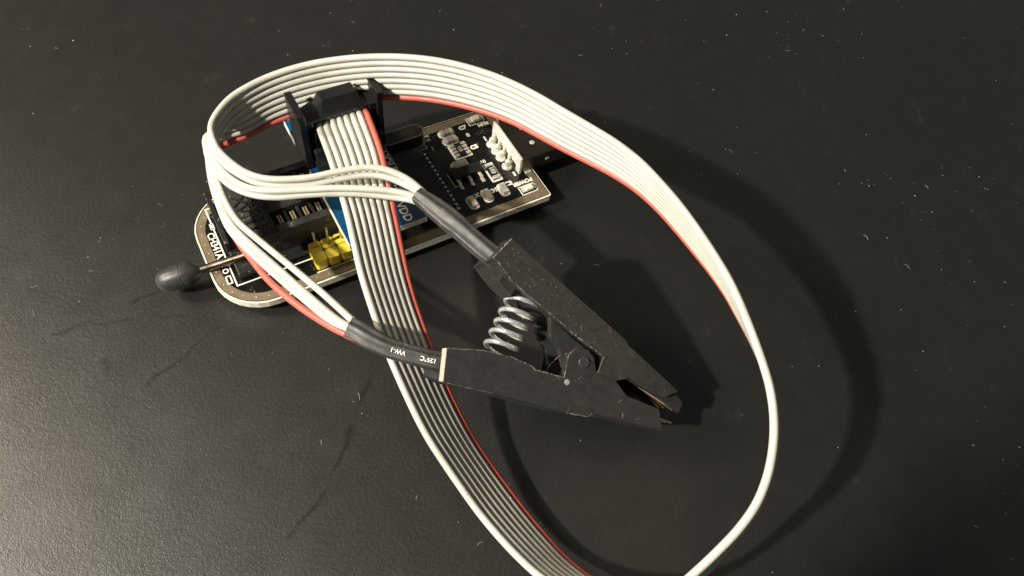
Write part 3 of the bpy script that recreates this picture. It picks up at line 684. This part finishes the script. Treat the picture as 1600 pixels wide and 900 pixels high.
# ---------------------------------------------------------------- test clip
def clip():
    O = Vector(CLIP_O); E1 = Vector(CLIP_E1); E2 = Vector(CLIP_E2); NN = Vector(CLIP_N)
    def CF(a, b, w): return O + E1 * a + E2 * b - NN * w          # w = depth behind the face
    ft = CF(39.5, -7, 11.3); t = thing('test_clip', 'black spring test clip with open jaws, tilted on its tips inside the cable loop', 'clip', (ft.x, ft.y, 0))
    CW = 11.3
    def plate(name, pts, w0, w1, mat, parent, bevel=.12):
        bm = bmesh.new(); prism_bm(bm, [CF(a, b, w1) for a, b in pts], [CF(a, b, w0) for a, b in pts], bevel)
        return from_bm(name, bm, mat, parent)
    # raised arm
    U = ARM_UP
    body = [U[0], U[1], U[2], U[3], U[4], U[5], U[6], U[7], U[8], U[9], U[10], U[11], U[12], U[13], U[14]]
    ua = plate('clip_arm', body, 0, 1.5, M['clip_dusty'], t, .10); ua["label"] = 'raised clip arm with dusty face'
    plate('arm_side', body, CW - 1.5, CW, M['clip'], ua, .10)
    core = [(0.25, -.15), (25.7, .2), (26.8, -.35), (38.2, -.4), (36.8, -2.6), (32.5, -3.5), (29.9, -3.7), (24.9, -4.0), (18.2, -4.3), (4.4, -4.7), (.2, -3.9)]
    plate('arm_core', core, 1.5, CW - 1.5, M['clip'], ua, .05)
    plate('arm_end_wall', [(-.35, .0), (.35, -.02), (6.5, -5.0), (4.5, -5.15), (.3, -4.3), (-.42, -4.4)], 1.5, CW - 1.5, M['clip'], ua, .05)
    bm = bmesh.new()
    hexa(bm, [CF(2.6, -4.2, 7.2), CF(6.0, -4.6, 7.2), CF(6.2, -6.6, 7.2), CF(2.9, -6.3, 7.2), CF(2.6, -4.2, 2.2), CF(6.0, -4.6, 2.2), CF(6.2, -6.6, 2.2), CF(2.9, -6.3, 2.2)], .2, 2)
    from_bm('spring_seat', bm, M['clip'], ua)
    # inner lugs of the raised arm, between the side plates
    lug = [(13.6, -4.6), (19.0, -4.8), (24.3, -4.4), (24.9, -7.5), (23.2, -9.7), (20.6, -9.6), (18.4, -7.6), (15.8, -7.2)]
    plate('pivot_lug', lug, 2.6, 4.0, M['clip'], ua, .1); plate('pivot_lug', [(a - .9, b - .3) for a, b in lug], 6.6, 8.0, M['clip'], ua, .1)
    # lower arm
    Lo = ARM_LOW
    la = plate('clip_arm', Lo, -.18, 1.35, M['clip'], t, .10); la["label"] = 'lower clip arm with the printed sleeve at its end'
    plate('arm_side', Lo, CW - 1.2, CW + .15, M['clip'], la, .10)
    core = [(2.95, -20.3), (7.5, -17.1), (12.0, -14.95), (16.0, -14.1), (20.8, -12.1), (24.0, -10.6), (28.4, -6.8), (31.4, -7.4), (37.3, -5.2), (40.2, -7.5), (29.0, -12.3), (27.6, -13.6), (24.5, -15.5), (13.0, -20.7), (5.6, -24.3)]
    plate('arm_core', core, 1.35, CW - 1.2, M['clip'], la, .05)
    plate('arm_foot', [(24.7, -15.95), (27.85, -14.05), (28.6, -13.0), (27.6, -12.6), (24.2, -14.6)], -.28, .6, M['clip'], la, .06)
    pv = PIVOT
    lathe('pivot_pin', CF(pv[0], pv[1], CW + .3), CF(pv[0], pv[1], -3), [(0, .9), (CW + .3, .95), (CW + .62, .95), (CW + .74, .86), (CW + .74, .35), (CW + .69, .1)], M['knob'], t, 22)
    # moulding spot on the face
    lathe('moulding_spot', CF(21.6, -11.9, -.1), CF(21.6, -11.9, -3), [(0, .5), (.12, .48), (.16, .35), (.13, .1)], M['grey'], la, 12)
    # thin ragged flash ridges, coloured pale to give highlights along the arm edges
    rr = random.Random(11)
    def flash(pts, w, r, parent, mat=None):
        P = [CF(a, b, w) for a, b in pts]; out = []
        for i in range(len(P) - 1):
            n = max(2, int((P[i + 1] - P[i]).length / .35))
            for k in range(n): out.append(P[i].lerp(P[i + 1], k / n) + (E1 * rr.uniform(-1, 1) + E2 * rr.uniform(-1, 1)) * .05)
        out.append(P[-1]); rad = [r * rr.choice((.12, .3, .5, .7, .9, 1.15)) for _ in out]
        bm = bmesh.new(); sweep(bm, out, lambda i, q: circ(rad[i], 5)); from_bm('flash_edge_highlight', bm, mat or M['flash'], parent)
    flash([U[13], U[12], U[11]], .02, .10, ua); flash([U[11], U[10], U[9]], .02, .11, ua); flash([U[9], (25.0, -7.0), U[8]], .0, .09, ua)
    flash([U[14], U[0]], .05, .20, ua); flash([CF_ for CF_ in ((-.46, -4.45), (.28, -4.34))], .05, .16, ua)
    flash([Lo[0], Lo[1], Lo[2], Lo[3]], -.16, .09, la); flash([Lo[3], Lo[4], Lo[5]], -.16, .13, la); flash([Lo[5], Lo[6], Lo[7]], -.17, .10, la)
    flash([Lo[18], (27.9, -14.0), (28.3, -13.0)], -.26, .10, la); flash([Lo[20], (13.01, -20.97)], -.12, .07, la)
    plate('lit_end', [(2.55, -20.38), (2.85, -20.25), (5.5, -24.5), (5.36, -24.66)], -.12, 2.2, M['clip_edge'], la, .05)  # cream strip: lamplight on the lower handle's end, put into the colour
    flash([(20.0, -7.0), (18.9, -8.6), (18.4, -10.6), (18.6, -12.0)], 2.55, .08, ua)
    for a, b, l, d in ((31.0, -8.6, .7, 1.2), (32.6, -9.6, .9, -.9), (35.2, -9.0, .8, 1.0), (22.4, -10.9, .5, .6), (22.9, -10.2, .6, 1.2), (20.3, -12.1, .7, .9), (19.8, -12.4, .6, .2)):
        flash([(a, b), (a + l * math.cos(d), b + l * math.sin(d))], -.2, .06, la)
    # settled dust specks on the raised arm's face
    bm = bmesh.new()
    for i in range(170):
        a = min(38, abs(rr.gauss(8, 8))) if rr.random() < .8 else rr.uniform(0, 37); b = rr.uniform(-4.6, -.1) if a < 24 else rr.uniform(-3.4, -.2)
        s = rr.choice((.03, .04, .05, .05, .07, .10)); k = rr.randint(3, 5); a0 = rr.random() * 6
        vs = [bm.verts.new(CF(a + s * math.cos(a0 + 6.283 * q / k) * rr.uniform(.5, 1.3), b + s * math.sin(a0 + 6.283 * q / k) * rr.uniform(.5, 1.3), -.012)) for q in range(k)]
        top = bm.verts.new(CF(a, b, -.03 - s * .4))
        for q in range(k): bm.faces.new((vs[q], vs[(q + 1) % k], top))
    for i in range(26):
        a = rr.uniform(1, 25); b = rr.uniform(-4.4, -.3); an = rr.uniform(0, 6.28); l = rr.uniform(.3, .9)
        pts = [CF(a + l * f * math.cos(an + f), b + l * f * math.sin(an + f), -.04) for f in (0, .33, .66, 1)]
        sweep(bm, pts, lambda i_, q_: circ(.028, 3))
    o = from_bm('dust_specks', bm, M['fdust'], ua); o["kind"] = "stuff"
    # spring
    a, b = Vector(SPRING[0]), Vector(SPRING[1]); b = b + (b - a) * .15; a = a - (b - a) * .03; p0 = CF(a.x, a.y, 5.3); p1 = CF(b.x, b.y, 5.3); ax = (p1 - p0); ln = ax.length; ax.normalize()
    s1 = ax.cross(NN).normalized(); s2 = ax.cross(s1).normalized()
    pts = []; turns = 6.3; R = 2.75; n = 260
    for i in range(n):
        f = i / (n - 1); th = 2 * math.pi * turns * f
        g = f + .018 * math.sin(2 * math.pi * f * 1.0)
        pts.append(p0 + ax * (ln * g) + s1 * R * math.cos(th) + s2 * R * math.sin(th))
    bm = bmesh.new(); c = circ(.40, 12); sweep(bm, pts, lambda i, q: c)
    from_bm('spring', bm, M['spring'], t, 'auto')
    plate('spring_post', [(b.x - 1.4, b.y + .2), (b.x + 1.3, b.y + 1.4), (b.x + 2, b.y - .6), (b.x - .9, b.y - 1.6)], 3.8, 6.6, M['clip'], la, .15)
    # jaw block and contact pins at the tip
    J = TIPJAW
    plate('jaw_block', [(36.6, -2.4), (38.4, .0), J[2], J[3], J[4], (37.4, -2.75)], 1.7, CW - 1.7, M['clip'], ua, .12)
    for (q0, q1), w in zip(PINS_UP, (2.6, 4.2, 5.8)):
        tube('contact_pin', cr_curve([CF(*q0, w), CF((q0[0] + q1[0]) / 2, (q0[1] + q1[1]) / 2 + .05, w), CF(*q1, w)], 8), .16, M['gold'], ua, 8)
    q0, q1 = PIN_LOW
    for w in (1.9, 3.6):
        tube('contact_pin', cr_curve([CF(*q0, w), CF((q0[0] + q1[0]) / 2, (q0[1] + q1[1]) / 2, w), CF(*q1, w)], 8), .2, M['gold'], la, 8)
clip()
